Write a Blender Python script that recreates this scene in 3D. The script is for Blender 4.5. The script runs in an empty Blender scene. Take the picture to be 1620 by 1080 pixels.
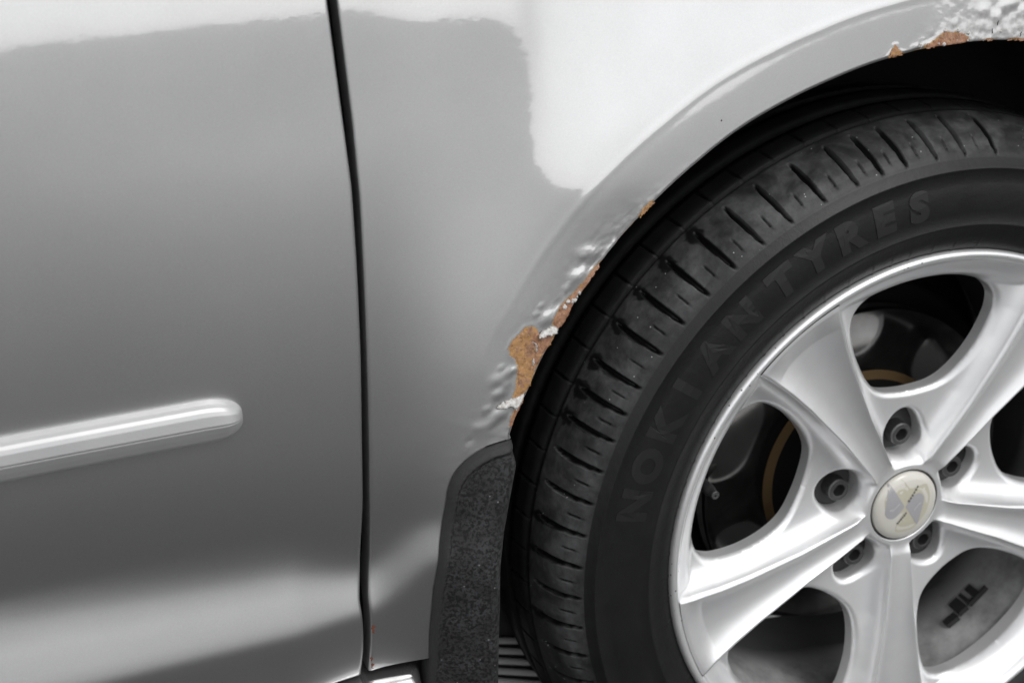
import bpy, bmesh, math, random
import numpy as np
from mathutils import Vector, Matrix, Euler
R_ = math.radians
random.seed(7); rng = np.random.default_rng(7)
scene = bpy.context.scene
col = scene.collection
# ---------------------------------------------------------------- camera
cam_data = bpy.data.cameras.new('camera')
cam_data.sensor_width = 36.0
cam_data.lens = 50.0
cam_data.clip_start = .05; cam_data.clip_end = 2000
cam = bpy.data.objects.new('camera', cam_data); col.objects.link(cam)
rot = Matrix(((0.9312131, -0.3624898, -0.0379915), (0.1747740, 0.3526347, 0.9192947), (-0.3198378, -0.8626992, 0.3917319))).transposed()
cam.matrix_world = Matrix.Translation((-0.63088, -0.79765, 0.88566)) @ rot.to_4x4()
cam_data.dof.use_dof = True
cam_data.dof.focus_distance = .93
cam_data.dof.aperture_fstop = 9.0
scene.camera = cam
# ---------------------------------------------------------------- sky, sun, exposure (flat grey daylight)
SUN_EL, SUN_AZ = 52.0, 160.0          # azimuth clockwise from +y
world = bpy.data.worlds.new('World'); scene.world = world
world.use_nodes = True
nt = world.node_tree; nt.nodes.clear()
sky = nt.nodes.new('ShaderNodeTexSky'); sky.sky_type = 'NISHITA'; sky.sun_disc = False
sky.sun_elevation = R_(SUN_EL); sky.sun_rotation = R_(SUN_AZ)
sky.air_density = 1.0; sky.dust_density = 1.0; sky.ozone_density = 1.0
hsv = nt.nodes.new('ShaderNodeHueSaturation'); hsv.inputs['Saturation'].default_value = .05
bg = nt.nodes.new('ShaderNodeBackground'); bg.inputs['Strength'].default_value = .15
wo = nt.nodes.new('ShaderNodeOutputWorld')
nt.links.new(sky.outputs[0], hsv.inputs['Color']); nt.links.new(hsv.outputs[0], bg.inputs[0]); nt.links.new(bg.outputs[0], wo.inputs[0])
sun_d = bpy.data.lights.new('sun', 'SUN'); sun_d.energy = .7; sun_d.angle = R_(25); sun_d.color = (1, .985, .96)
sun = bpy.data.objects.new('sun', sun_d); col.objects.link(sun)
sd_ = Vector((math.sin(R_(SUN_AZ))*math.cos(R_(SUN_EL)), math.cos(R_(SUN_AZ))*math.cos(R_(SUN_EL)), math.sin(R_(SUN_EL))))
sun.rotation_euler = sd_.to_track_quat('Z', 'Y').to_euler(); sun.location = (-2, -3, 4)
scene.view_settings.view_transform = 'Standard'; scene.view_settings.look = 'None'
scene.view_settings.gamma = 1.0; scene.view_settings.use_curve_mapping = False
scene.view_settings.exposure = .45
# ---------------------------------------------------------------- measured outlines in the side plane (x forward, z up), metres
LIP_PHI = [-90.0, -10.0, 20.0, 50.0, 81.82, 86.87, 93.07, 97.63, 105.32, 111.4, 117.52, 123.43, 128.36, 131.04, 135.97, 140.72, 144.86, 148.25, 151.4, 153.69, 155.58, 156.11, 175.0, 270.0]
LIP_R = [0.352, 0.352, 0.352, 0.352, 0.3522, 0.3512, 0.3506, 0.3502, 0.3506, 0.3527, 0.3558, 0.3579, 0.3609, 0.3623, 0.3647, 0.3661, 0.3667, 0.3694, 0.3689, 0.3714, 0.3715, 0.3704, 0.3704, 0.3704]
LIP = [[-0.3577, 0.483], [-0.3573, 0.4866], [-0.3519, 0.4976], [-0.3429, 0.5096], [-0.3331, 0.5274], [-0.3189, 0.5441], [-0.3024, 0.5648], [-0.2812, 0.5865], [-0.2569, 0.6063], [-0.243, 0.616], [-0.2162, 0.6317], [-0.1834, 0.6485], [-0.1477, 0.6614], [-0.1116, 0.6711], [-0.0655, 0.6801], [-0.0378, 0.6831], [0.0002, 0.6837], [0.0311, 0.6816]]
GAPL = [[-0.4432, 0.7562], [-0.4412, 0.6865], [-0.4404, 0.6503], [-0.4421, 0.6055], [-0.4449, 0.5506], [-0.4487, 0.4921], [-0.4509, 0.4464], [-0.4547, 0.3973], [-0.4581, 0.3771], [-0.4577, 0.3534], [-0.4584, 0.3373], [-0.4609, 0.3193]]
GAPR = [[-0.439, 0.7558], [-0.4372, 0.686], [-0.4375, 0.6424], [-0.4402, 0.5819], [-0.4433, 0.517], [-0.4466, 0.4552], [-0.4488, 0.4057], [-0.453, 0.3802], [-0.4533, 0.3573], [-0.4539, 0.3413], [-0.4561, 0.3192]]
FLAPL = [[-0.3592, 0.4816], [-0.3665, 0.481], [-0.3745, 0.4796], [-0.3817, 0.4766], [-0.3885, 0.4722], [-0.3938, 0.467], [-0.3979, 0.4607], [-0.4006, 0.4528], [-0.4025, 0.4413], [-0.4083, 0.415], [-0.4137, 0.3826], [-0.4168, 0.3459], [-0.4175, 0.3234]]
FLAPR = [[-0.3569, 0.4804], [-0.3571, 0.4742], [-0.3592, 0.464], [-0.3639, 0.4432], [-0.3694, 0.4177], [-0.3732, 0.3906], [-0.375, 0.3549], [-0.376, 0.3009]]
RUST_BIG = [[-0.354, 0.5393], [-0.3517, 0.5433], [-0.3453, 0.5471], [-0.343, 0.5498], [-0.3376, 0.5504], [-0.3344, 0.5474], [-0.334, 0.5435], [-0.3292, 0.5428], [-0.3222, 0.5443], [-0.3217, 0.5422], [-0.3256, 0.5366], [-0.3315, 0.5314], [-0.337, 0.5235], [-0.3403, 0.5178], [-0.3402, 0.5145], [-0.3466, 0.5088], [-0.3496, 0.5055], [-0.3542, 0.5076], [-0.3517, 0.5125], [-0.3505, 0.5188], [-0.3488, 0.5261], [-0.35, 0.5321], [-0.3531, 0.5353]]
RUST_UP = [[-0.3235, 0.5497], [-0.3207, 0.5543], [-0.3169, 0.5586], [-0.3125, 0.5622], [-0.3059, 0.5666], [-0.2992, 0.5724], [-0.2932, 0.5777], [-0.2866, 0.5822], [-0.2848, 0.5831], [-0.292, 0.5755], [-0.2995, 0.5673], [-0.3055, 0.5621], [-0.3094, 0.5564], [-0.3133, 0.5508], [-0.318, 0.5453], [-0.3214, 0.546]]
RUST_LOW = [[-0.3466, 0.5081], [-0.3495, 0.5068], [-0.3534, 0.4998], [-0.3566, 0.4939], [-0.3577, 0.4895], [-0.3563, 0.4899], [-0.3523, 0.4969], [-0.3476, 0.5044]]
RUST_TOP_A = [[-0.0675, 0.6804], [-0.065, 0.6832], [-0.0629, 0.6857], [-0.0625, 0.6877], [-0.0609, 0.6875], [-0.06, 0.6847], [-0.0575, 0.683], [-0.0541, 0.682], [-0.055, 0.6807], [-0.0592, 0.6798], [-0.0633, 0.6794]]
RUST_TOP_B = [[-0.0394, 0.6831], [-0.0382, 0.6857], [-0.0348, 0.686], [-0.0327, 0.6872], [-0.029, 0.6888], [-0.0256, 0.6912], [-0.0223, 0.6929], [-0.0171, 0.6917], [-0.0125, 0.6916], [-0.0103, 0.6896], [-0.0034, 0.6875], [-0.0025, 0.6847], [-0.0067, 0.6834], [-0.0127, 0.6823], [-0.0195, 0.6822], [-0.028, 0.6822], [-0.0348, 0.6824]]
RUST_TOP_C = [[0.0062, 0.683], [0.013, 0.6844], [0.0182, 0.6832], [0.0235, 0.6812], [0.0304, 0.6819], [0.0347, 0.6825], [0.0426, 0.6814], [0.0426, 0.6798], [0.0235, 0.6812]]
RUST_EDGE = [[-0.2591, 0.605], [-0.2553, 0.6104], [-0.2497, 0.6143], [-0.2451, 0.6127], [-0.2499, 0.6083], [-0.2574, 0.6026]]
RUST_SILL = [[-0.4541, 0.3468], [-0.4527, 0.3398], [-0.4534, 0.3328], [-0.4555, 0.3218], [-0.4488, 0.3175], [-0.4322, 0.3189], [-0.426, 0.3216], [-0.4281, 0.3184], [-0.4488, 0.3158], [-0.4561, 0.3192], [-0.4556, 0.3308]]
CURL = [[-0.3347, 0.5439], [-0.3304, 0.546], [-0.3234, 0.5475], [-0.32, 0.5458], [-0.3223, 0.5436], [-0.3292, 0.5432], [-0.3341, 0.5429]]
CURL2 = [[-0.3664, 0.5037], [-0.3609, 0.5066], [-0.3542, 0.5072], [-0.3487, 0.508], [-0.3465, 0.5094], [-0.3482, 0.5052], [-0.3534, 0.4998], [-0.3559, 0.5029], [-0.3612, 0.5021]]
CRACK = [[-0.3397, 0.5415], [-0.3364, 0.5389], [-0.3364, 0.5337], [-0.3385, 0.5303], [-0.3392, 0.5253], [-0.3404, 0.5243], [-0.3378, 0.5302], [-0.3371, 0.5345], [-0.3376, 0.5385]]
BLISTERS = [[-0.2926, 0.5878, 0.01, 1.0], [-0.3011, 0.5753, 0.012, 1.8], [-0.3257, 0.5533, 0.01, 1.3], [-0.3113, 0.5696, 0.006, 0.5], [-0.3553, 0.5249, 0.006, 0.6], [-0.3623, 0.5212, 0.009, 0.9], [-0.363, 0.5122, 0.007, 1.1], [-0.3655, 0.4983, 0.008, 1.1], [-0.3845, 0.4843, 0.004, -0.5], [-0.3304, 0.5619, 0.004, 0.4], [-0.3698, 0.4938, 0.006, 0.7], [-0.3587, 0.5166, 0.005, 0.5], [-0.3776, 0.4926, 0.006, 0.5], [-0.2981, 0.59, 0.009, 0.8], [-0.3716, 0.5034, 0.005, 0.6], [-0.3603, 0.5285, 0.004, 0.5], [-0.3513, 0.5254, 0.004, 0.5], [-0.3336, 0.5575, 0.004, 0.4]]
TOPBL = [[-0.0143, 0.6976, 0.005, 1.0], [-0.0065, 0.6934, 0.006, 1.0], [0.009, 0.7029, 0.009, 1.0], [0.0084, 0.6939, 0.007, 1.0], [0.0136, 0.692, 0.005, 1.0], [0.0186, 0.6978, 0.009, 1.0], [0.0261, 0.7047, 0.009, 1.0], [0.0203, 0.699, 0.006, 1.0], [0.0257, 0.6929, 0.007, 1.0], [0.0317, 0.6944, 0.008, 1.0], [0.0336, 0.6886, 0.006, 1.0], [0.0276, 0.6885, 0.005, 1.0], [0.0388, 0.6909, 0.008, 1.0], [0.0402, 0.6992, 0.009, 1.0], [0.0303, 0.6854, 0.004, 1.0], [0.0373, 0.684, 0.005, 1.0], [0.0215, 0.6884, 0.005, 1.0], [0.0043, 0.6874, 0.004, 1.0], [0.0172, 0.6875, 0.004, 1.0], [0.0086, 0.687, 0.003, 1.0], [0.033, 0.7068, 0.009, 1.0], [-0.0222, 0.6923, 0.004, 1.0], [-0.0171, 0.6883, 0.003, 1.0], [-0.0111, 0.6876, 0.003, 1.0], [-0.0264, 0.6865, 0.003, 1.0]]
CHIPS = [[0.02, 0.6938], [0.0158, 0.6893], [0.0396, 0.6841]]
EMB_A = [[-0.01824, 0.02625], [-0.01953, 0.01852], [-0.02083, 0.01075], [-0.02169, 0.0021], [-0.02146, -0.00092], [-0.01931, -0.00405], [-0.01534, -0.00577], [-0.01236, -0.00464], [-0.00808, -0.00047], [-0.00456, 0.0035]]
EMB_B = [[-0.00378, 0.00331], [0.0004, 0.00861], [0.00471, 0.01239], [0.00931, 0.01278], [0.01261, 0.01051], [0.01387, 0.00687], [0.01313, 0.00034], [0.01175, -0.00606], [0.00957, -0.01681], [0.00242, -0.00602]]
STR_A = [[-0.01837, 0.00351], [-0.01564, 0.00285], [-0.00954, 0.00804], [-0.00869, 0.00694], [-0.01475, 0.0013], [-0.01826, 0.00215]]
STR_B = [[0.00434, -0.00126], [0.00856, 0.00368], [0.01123, 0.00415], [0.01133, 0.00301], [0.00929, 0.00239], [0.00523, -0.0026]]
TXT_A = [[-0.00261, 0.00785], [0.0071, 0.02031], [0.00878, 0.01881], [-0.00055, 0.00625]]
TXT_B = [[-0.01115, -0.01017], [-0.00304, -0.00096], [-0.00133, -0.00287], [-0.00949, -0.01171]]
DIAG = [[-0.01847, 0.02631], [-0.01788, 0.02654], [0.00994, -0.01652], [0.00943, -0.01692]]
CREAM = [[-0.02277, 0.01122], [-0.01344, 0.02805], [-0.00574, 0.02698], [-0.00036, 0.01765], [0.01644, 0.01959], [0.02073, 0.00672], [0.01734, -0.00742], [0.00592, -0.01968], [-0.01115, -0.01994], [-0.01109, -0.01093], [-0.00192, -0.00049], [-0.02006, -0.00424]]
# ---------------------------------------------------------------- body surface
W_Z = 0.31
def smooth(t):
    t = np.clip(t, 0, 1); return t*t*(3-2*t)
def poly_sd(px, pz, poly):
    """signed distance to a closed polygon, positive inside"""
    px = np.asarray(px, float); pz = np.asarray(pz, float)
    P = np.asarray(poly, float); Q = np.roll(P, -1, axis=0)
    best = np.full(px.shape, 1e9); ins = np.zeros(px.shape, bool)
    for (ax, az), (bx, bz) in zip(P, Q):
        ex, ez = bx-ax, bz-az
        t = np.clip(((px-ax)*ex+(pz-az)*ez)/(ex*ex+ez*ez+1e-18), 0, 1)
        best = np.minimum(best, np.hypot(px-ax-t*ex, pz-az-t*ez))
        c = ((az > pz) != (bz > pz)) & (px < (bx-ax)*(pz-az)/((bz-az)+1e-18)+ax)
        ins ^= c
    return np.where(ins, best, -best)
# wing bulge shaped to mirror the sky: edge of the bright reflection, in the side plane (x forward, z up)
FLARE = [(1.2, 1.3), (1.2, .3), (.3, .5), (-.20, .590), (-.258, .622), (-.270, .6275), (-.283, .6262), (-.298, .6285), (-.3115, .6365), (-.3200, .650), (-.3215, .668),
         (-.321, .690), (-.324, .716), (-.330, .733), (-.342, .742), (-.360, .744), (-.8, .744), (-1.0, .744), (-1.0, 1.3)]
def thr(z):   # lean (degrees from vertical, upward) at which the panel begins to mirror the sky
    return np.interp(z, [.30, .40, .53, .62, .68, .75, .85, 1.0], [18.2, 16.2, 12.2, 9.0, 7.2, 4.6, 2.5, 1.0])
PROF_Z = [.25, .355, .365, .369, .374, .384, .391, .397, .403, .410, .420, .455, .50, .60, .68, .72, .74, .748, .76, .80, 1.0]
def lean_door(x, z):
    k = np.interp(x, [-.70, -.5, -.45], [.45, .65, 1.05])
    zz = np.where(z > .369, .369+(z-.369)*np.where(z < .5, k, 1), z)
    zz = np.where((z > .43) & (z < .5), np.maximum(zz, .369+(.43-.369)*k+(z-.43)*(.131-(.43-.369)*k)/.07), zz)
    a = np.interp(zz, PROF_Z, [-10, -8, -4, 11.5, 15.4, 16.0, 13.0, 5, -4, -9, -10.5, -8, -3.6, 1.2, 4.0, 4.2, 4.3, 4.9, 6.2, 8.5, 14])
    return a+1.8*smooth((x+.64)/.19)*smooth((z-.425)/.05)*smooth((.73-z)/.06)
def lean_wing(x, z):
    return np.interp(z, [.25, .355, .365, .369, .374, .384, .391, .397, .405, .42, .455, .50, .56, .62, .68, .74, .80, 1.0],
                        [-6, -5, -2, 5, 7, 8, 7.5, 6.5, 5.5, 5.5, 7.8, 9.6, 9.8, 8.8, 6.6, 4.6, 4.0, 4.0])
GX = np.arange(-1.45, .70, .004); GZ = np.arange(.20, 1.06, .002)
def _grid():
    X, Z = np.meshgrid(GX, GZ, indexing='ij')
    w = smooth((X+.455)/.11)
    ZS = Z-.036*smooth((X+.462)/.055)**1.4*(1-smooth((Z-.415)/.07))      # the lower crease sweeps up towards the arch
    base = lean_door(X, ZS)*(1-w)+lean_wing(X, ZS)*w
    sd = poly_sd(X, Z, FLARE)
    wf = smooth((X+.44)/.06)                       # the flare belongs to the wing
    up = smooth((Z-.50)/.08)*wf
    tgt = thr(Z)+1.5+1.9*np.tanh(sd/.009)+2.2*smooth(sd/.09)-.3*smooth(-sd/.05)
    near = np.exp(-np.clip(-sd-.012, 0, 1)/.06)    # fades away from the flare on the flat side
    s = base+(tgt-base)*up*near
    g = np.tan(np.radians(s))
    # soften
    for _ in range(2):
        g[:, 1:-1] = .25*g[:, :-2]+.5*g[:, 1:-1]+.25*g[:, 2:]
        g[1:-1] = .25*g[:-2]+.5*g[1:-1]+.25*g[2:]
    dz = GZ[1]-GZ[0]
    h = np.zeros_like(g); h[:, 1:] = -np.cumsum((g[:, 1:]+g[:, :-1])*.5*dz, axis=1)
    i0 = int(round((.60-GZ[0])/dz)); h = h-h[:, i0:i0+1]+.036
    return h
GH = _grid()
def _cr(t):
    return (-.5*t+t*t-.5*t**3, 1-2.5*t*t+1.5*t**3, .5*t+2*t*t-1.5*t**3, -.5*t*t+.5*t**3)
def h_body(x, z):
    x = np.asarray(x, float); z = np.asarray(z, float)
    fx = np.clip((x-GX[0])/.004, 1, len(GX)-3.001); fz = np.clip((z-GZ[0])/.002, 1, len(GZ)-3.001)
    ix = fx.astype(int); iz = fz.astype(int); wx = _cr(fx-ix); wz = _cr(fz-iz)
    o = 0
    for a in range(4):
        for b in range(4):
            o = o+wx[a]*wz[b]*GH[ix+a-1, iz+b-1]
    return o
ARCH_C = (-.019, .333)
def lip_r(phi):      # arch opening radius about ARCH_C
    return np.interp(phi, LIP_PHI, LIP_R)
def arch_d(x, z):
    dx = x-ARCH_C[0]; dz = z-ARCH_C[1]
    phi = np.degrees(np.arctan2(dz, dx)); phi = np.where(phi < -90, phi+360, phi)
    return np.hypot(dx, dz)-lip_r(phi), phi
def h_flange(x, z):
    d, phi = arch_d(x, z)
    q = np.clip((phi-110)/45, 0, 1)
    wdt = .033+.004*q
    k = .0026+.0075*q                              # crisp crease on top, melting away towards the sill
    t = (wdt-d)/k
    sp = k*np.where(t > 30, t, np.log1p(np.exp(np.clip(t, -50, 30))))
    fade = smooth((z-.42)/.06)
    ridge = .00025*np.exp(-((d-wdt-.002)/.003)**2)*(1-q)
    return (-(.109-.012*q)*sp-.15*sp**2+ridge)*fade
# ---------------------------------------------------------------- helpers
def link(name, mesh, mat=None, parent=None):
    o = bpy.data.objects.new(name, mesh); col.objects.link(o)
    if mat is not None: mesh.materials.append(mat)
    if parent is not None: o.parent = parent
    return o
def mesh_np(name, V, F, smooth_=True):
    me = bpy.data.meshes.new(name)
    V = np.asarray(V, np.float32)
    if isinstance(F, np.ndarray):
        n, k = F.shape
        me.vertices.add(len(V)); me.vertices.foreach_set('co', V.ravel())
        me.loops.add(n*k); me.loops.foreach_set('vertex_index', F.astype(np.int32).ravel())
        me.polygons.add(n); me.polygons.foreach_set('loop_start', np.arange(0, n*k, k, dtype=np.int32))
        me.update(calc_edges=True); me.validate()
    else:
        me.from_pydata(V.tolist(), [], F); me.update()
    me.polygons.foreach_set('use_smooth', np.full(len(me.polygons), smooth_, bool))
    me.update()
    return me
def grid_faces(nu, nv, wrap_u=False):
    iu = np.arange(nu if wrap_u else nu-1); iv = np.arange(nv-1)
    A, B = np.meshgrid(iu, iv, indexing='ij'); A1 = (A+1) % nu
    return np.stack([A*nv+B, A1*nv+B, A1*nv+B+1, A*nv+B+1], -1).reshape(-1, 4)
def resample(P, n):
    P = np.asarray(P, float); L = np.r_[0, np.cumsum(np.linalg.norm(np.diff(P, axis=0), axis=1))]
    t = np.linspace(0, L[-1], n)
    return np.stack([np.interp(t, L, P[:, i]) for i in range(P.shape[1])], 1)
def smooth_path(P, n, it=3):
    Q = resample(P, n)
    for _ in range(it):
        Q[1:-1] = .25*Q[:-2]+.5*Q[1:-1]+.25*Q[2:]
    return Q
def revolve(prof, n=256, a0=0, a1=360):
    """profile of (radius, y) turned about the y axis"""
    prof = np.asarray(prof, float); full = abs(a1-a0) >= 359.99
    A = np.radians(np.linspace(a0, a1, n, endpoint=not full))
    V = np.stack([np.outer(np.cos(A), prof[:, 0]), np.broadcast_to(prof[:, 1], (len(A), len(prof))), np.outer(np.sin(A), prof[:, 0])], -1)
    return V.reshape(-1, 3), grid_faces(len(A), len(prof), full)
def noise2(x, y, seed=0, octs=3):
    x = np.asarray(x, float); y = np.asarray(y, float); out = 0; amp = 1
    for o in range(octs):
        xi = np.floor(x).astype(np.int64); yi = np.floor(y).astype(np.int64); fx = smooth(x-xi); fy = smooth(y-yi)
        def hsh(i, j):
            v = np.sin(i*127.1+j*311.7+seed*74.7+o*19.3)*43758.5453
            return v-np.floor(v)
        out = out+amp*((hsh(xi, yi)*(1-fx)+hsh(xi+1, yi)*fx)*(1-fy)+(hsh(xi, yi+1)*(1-fx)+hsh(xi+1, yi+1)*fx)*fy-.5)
        x = x*2.03+13.1; y = y*2.03+7.7; amp *= .5
    return out
# ---------------------------------------------------------------- materials
class M:
    def __init__(s, name):
        s.m = bpy.data.materials.new(name); s.m.use_nodes = True; s.t = s.m.node_tree; s.t.nodes.clear()
        s.out = s.n('ShaderNodeOutputMaterial')
    def n(s, ty, **kw):
        nd = s.t.nodes.new(ty)
        for k, v in kw.items():
            if hasattr(nd, k): setattr(nd, k, v)
            else: nd.inputs[k.replace('_', ' ')].default_value = v
        return nd
    def l(s, a, b): s.t.links.new(a, b)
    def coord(s): return s.n('ShaderNodeTexCoord').outputs['Object']
    def noise(s, scale, detail=4, rough=.5, vec=None, dist=0):
        nd = s.n('ShaderNodeTexNoise'); nd.inputs['Scale'].default_value = scale; nd.inputs['Detail'].default_value = detail
        nd.inputs['Roughness'].default_value = rough; nd.inputs['Distortion'].default_value = dist
        s.l(vec if vec is not None else s.coord(), nd.inputs['Vector']); return nd.outputs['Fac']
    def ramp(s, fac, stops):
        nd = s.n('ShaderNodeValToRGB'); e = nd.color_ramp.elements
        while len(e) < len(stops): e.new(.5)
        for el, (p, c) in zip(e, stops):
            el.position = p; el.color = (*((c,)*3 if not isinstance(c, tuple) else c), 1)
        s.l(fac, nd.inputs[0]); return nd.outputs[0]
    def mapr(s, v, a, b, c, d):
        nd = s.n('ShaderNodeMapRange'); s.l(v, nd.inputs[0])
        for i, x in enumerate((a, b, c, d)): nd.inputs[i+1].default_value = x
        return nd.outputs[0]
    def math(s, op, a, b=None):
        nd = s.n('ShaderNodeMath', operation=op)
        for i, x in enumerate((a, b)):
            if x is None: continue
            if isinstance(x, (int, float)): nd.inputs[i].default_value = x
            else: s.l(x, nd.inputs[i])
        return nd.outputs[0]
    def mix(s, fac, a, b):
        nd = s.n('ShaderNodeMix', data_type='RGBA')
        for sock, x in ((nd.inputs['Factor'], fac), (nd.inputs[6], a), (nd.inputs[7], b)):
            if isinstance(x, (int, float)): sock.default_value = x if sock.type == 'VALUE' else (x, x, x, 1)
            elif isinstance(x, tuple): sock.default_value = (*x, 1)
            else: s.l(x, sock)
        return nd.outputs[2]
    def bump(s, h, strength, dist, normal=None):
        nd = s.n('ShaderNodeBump'); nd.inputs['Strength'].default_value = strength; nd.inputs['Distance'].default_value = dist
        s.l(h, nd.inputs['Height'])
        if normal is not None: s.l(normal, nd.inputs['Normal'])
        return nd.outputs[0]
    def bsdf(s, color=.5, rough=.5, metal=0., **kw):
        b = s.n('ShaderNodeBsdfPrincipled')
        for k, x in dict(Base_Color=color, Roughness=rough, Metallic=metal, **kw).items():
            sk = b.inputs[k.replace('_', ' ')]
            if isinstance(x, (int, float)): sk.default_value = (x, x, x, 1) if sk.type == 'RGBA' else x
            elif isinstance(x, tuple): sk.default_value = (*x, 1)
            else: s.l(x, sk)
        return b
    def done(s, sh):
        s.l(sh.outputs[0] if hasattr(sh, 'outputs') else sh, s.out.inputs[0]); return s.m
def specks(m, scale, thresh, size):
    """sparse round dots: 1 inside a dot"""
    v = m.n('ShaderNodeTexVoronoi'); v.inputs['Scale'].default_value = scale; m.l(m.coord(), v.inputs['Vector'])
    near = m.math('LESS_THAN', v.outputs['Distance'], size)
    sep = m.n('ShaderNodeSeparateColor'); m.l(v.outputs['Color'], sep.inputs[0])
    return m.math('MULTIPLY', near, m.math('LESS_THAN', sep.outputs[0], thresh)), sep.outputs[1]
def paint_material(name, rusty=False):
    m = M(name)
    dots, rnd = specks(m, 46, .10, .036)
    dcol = m.mapr(m.math('GREATER_THAN', rnd, .62), 0, 1, .03, .75)
    dcn = m.n('ShaderNodeCombineColor')
    for i in range(3): m.l(dcol, dcn.inputs[i])
    film = m.noise(14, 5, .6)
    base = m.mix(m.mapr(film, .35, .7, 0, 1), (.65, .65, .653), (.615, .615, .616))
    grain = m.mapr(m.noise(1300, 2, .6), .35, .65, .955, 1.035)
    gm = m.n('ShaderNodeVectorMath', operation='MULTIPLY'); m.l(base, gm.inputs[0]); gc = m.n('ShaderNodeCombineXYZ')
    for i in range(3): m.l(grain, gc.inputs[i])
    m.l(gc.outputs[0], gm.inputs[1]); base = gm.outputs[0]
    base = m.mix(dots, base, dcn.outputs[0])
    peel = m.noise(160, 2, .5); wav = m.noise(38, 2, .5)
    n1 = m.bump(peel, .06, .0004); n2 = m.bump(wav, .06, .0011, n1)
    flake = m.noise(2600, 1, .5); nf = m.bump(flake, .10, .0004)
    b1 = m.bsdf(base, .40, 1.0, Normal=nf)
    b2 = m.bsdf(base, .045, 1.0, Normal=n2)
    met = m.mapr(dots, 0, 1, 1, 0); m.l(met, b1.inputs['Metallic']); m.l(met, b2.inputs['Metallic'])
    dust = m.bsdf(.42, .8)
    mx = m.n('ShaderNodeMixShader'); mx.inputs[0].default_value = .25
    m.l(b1.outputs[0], mx.inputs[1]); m.l(b2.outputs[0], mx.inputs[2])
    mx2 = m.n('ShaderNodeMixShader'); m.l(m.mapr(film, .3, .8, .01, .035), mx2.inputs[0])
    m.l(mx.outputs[0], mx2.inputs[1]); m.l(dust.outputs[0], mx2.inputs[2])
    last = mx2
    if rusty:
        ac_ = m.n('ShaderNodeAttribute'); ac_.attribute_name = 'crust'
        chalk = m.bsdf(m.ramp(m.noise(300, 5, .7), [(.3, (.40, .395, .39)), (.6, (.62, .62, .615))]), .55, .15)
        mxc = m.n('ShaderNodeMixShader'); m.l(m.math('MULTIPLY', ac_.outputs['Fac'], .8), mxc.inputs[0]); m.l(mx2.outputs[0], mxc.inputs[1]); m.l(chalk.outputs[0], mxc.inputs[2])
        mx2 = mxc
        at = m.n('ShaderNodeAttribute'); at.attribute_name = 'stain'
        f = m.math('ADD', at.outputs['Fac'], m.math('MULTIPLY', m.math('SUBTRACT', m.noise(420, 5, .7), .5), .9))
        f = m.mapr(f, .42, .62, 0, .92)
        rc = m.ramp(m.noise(700, 5, .7), [(.3, (.22, .10, .035)), (.5, (.42, .23, .075)), (.68, (.52, .34, .15))])
        rb = m.bsdf(rc, .85, 0, Normal=m.bump(m.noise(900, 4), .5, .0006))
        mx3 = m.n('ShaderNodeMixShader'); m.l(f, mx3.inputs[0]); m.l(mx2.outputs[0], mx3.inputs[1]); m.l(rb.outputs[0], mx3.inputs[2])
        last = mx3
    return m.done(last)
paint = paint_material('silver_paint'); paint_wing = paint_material('silver_paint_wing', True)
def rust_material(name, dark):
    m = M(name)
    n1 = m.noise(95, 7, .78); n2 = m.noise(330, 5, .75)
    if dark: c = m.ramp(n1, [(.3, (.20, .085, .045)), (.5, (.33, .17, .10)), (.7, (.44, .27, .19))])
    else: c = m.ramp(n1, [(.34, (.15, .075, .042)), (.44, (.30, .165, .10)), (.53, (.42, .23, .08)), (.59, (.33, .185, .115)), (.68, (.50, .33, .19))])
    sp = m.mapr(n2, .54, .62, 0, 1)
    c = m.mix(m.math('MULTIPLY', sp, .75), c, (.15, .075, .03))
    pale = m.mapr(m.noise(900, 4, .6), .62, .70, 0, .6)
    c = m.mix(pale, c, (.62, .5, .40))
    return m.done(m.bsdf(c, .82, 0, Normal=m.bump(n2, .7, .0012)))
rust = rust_material('orange_rust', False); rust_dark = rust_material('brown_rust', True)
def simple(name, color, rough, metal=0, bscale=None, bstr=.2, bdist=.001, **kw):
    m = M(name)
    if bscale: kw['Normal'] = m.bump(m.noise(bscale, 4, .6), bstr, bdist)
    return m.done(m.bsdf(color, rough, metal, **kw))
rust_red = simple('dark_red_rust', (.15, .05, .028), .8, 0, 900, .4, .0006)
m = M('flaked_primer'); fl_n = m.noise(500, 4, .6)
flake_mat = m.done(m.bsdf(m.ramp(fl_n, [(.3, (.30, .27, .24)), (.5, (.52, .51, .49)), (.75, (.66, .66, .65))]), .6, 0, Normal=m.bump(fl_n, .4, .0008)))
black_gap = simple('black_void', .006, .8)
seal_rubber = simple('seal_rubber', .012, .7)
def alloy_material(name, base, rough, metal_=.8, nicks=False, coat=.6):
    m = M(name)
    g = m.noise(30, 5, .6); sp, r_ = specks(m, 60, .05, .05)
    c = m.mix(m.mapr(g, .3, .75, 0, 1), (base,)*3, (base*.9, base*.905, base*.92))
    c = m.mix(sp, c, (.12, .12, .12))
    if nicks:
        s2, r2 = specks(m, 330, .16, .22); c = m.mix(m.math('MULTIPLY', s2, m.mapr(m.noise(22, 3), .52, .56, 0, 1)), c, (.16, .16, .165))
    b = m.bsdf(c, rough, metal_, Normal=m.bump(m.noise(1500, 2), .08, .0004), Coat_Weight=coat, Coat_Roughness=.12)
    return m.done(b)
alloy = alloy_material('silver_alloy', .88, .42, .66)
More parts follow.
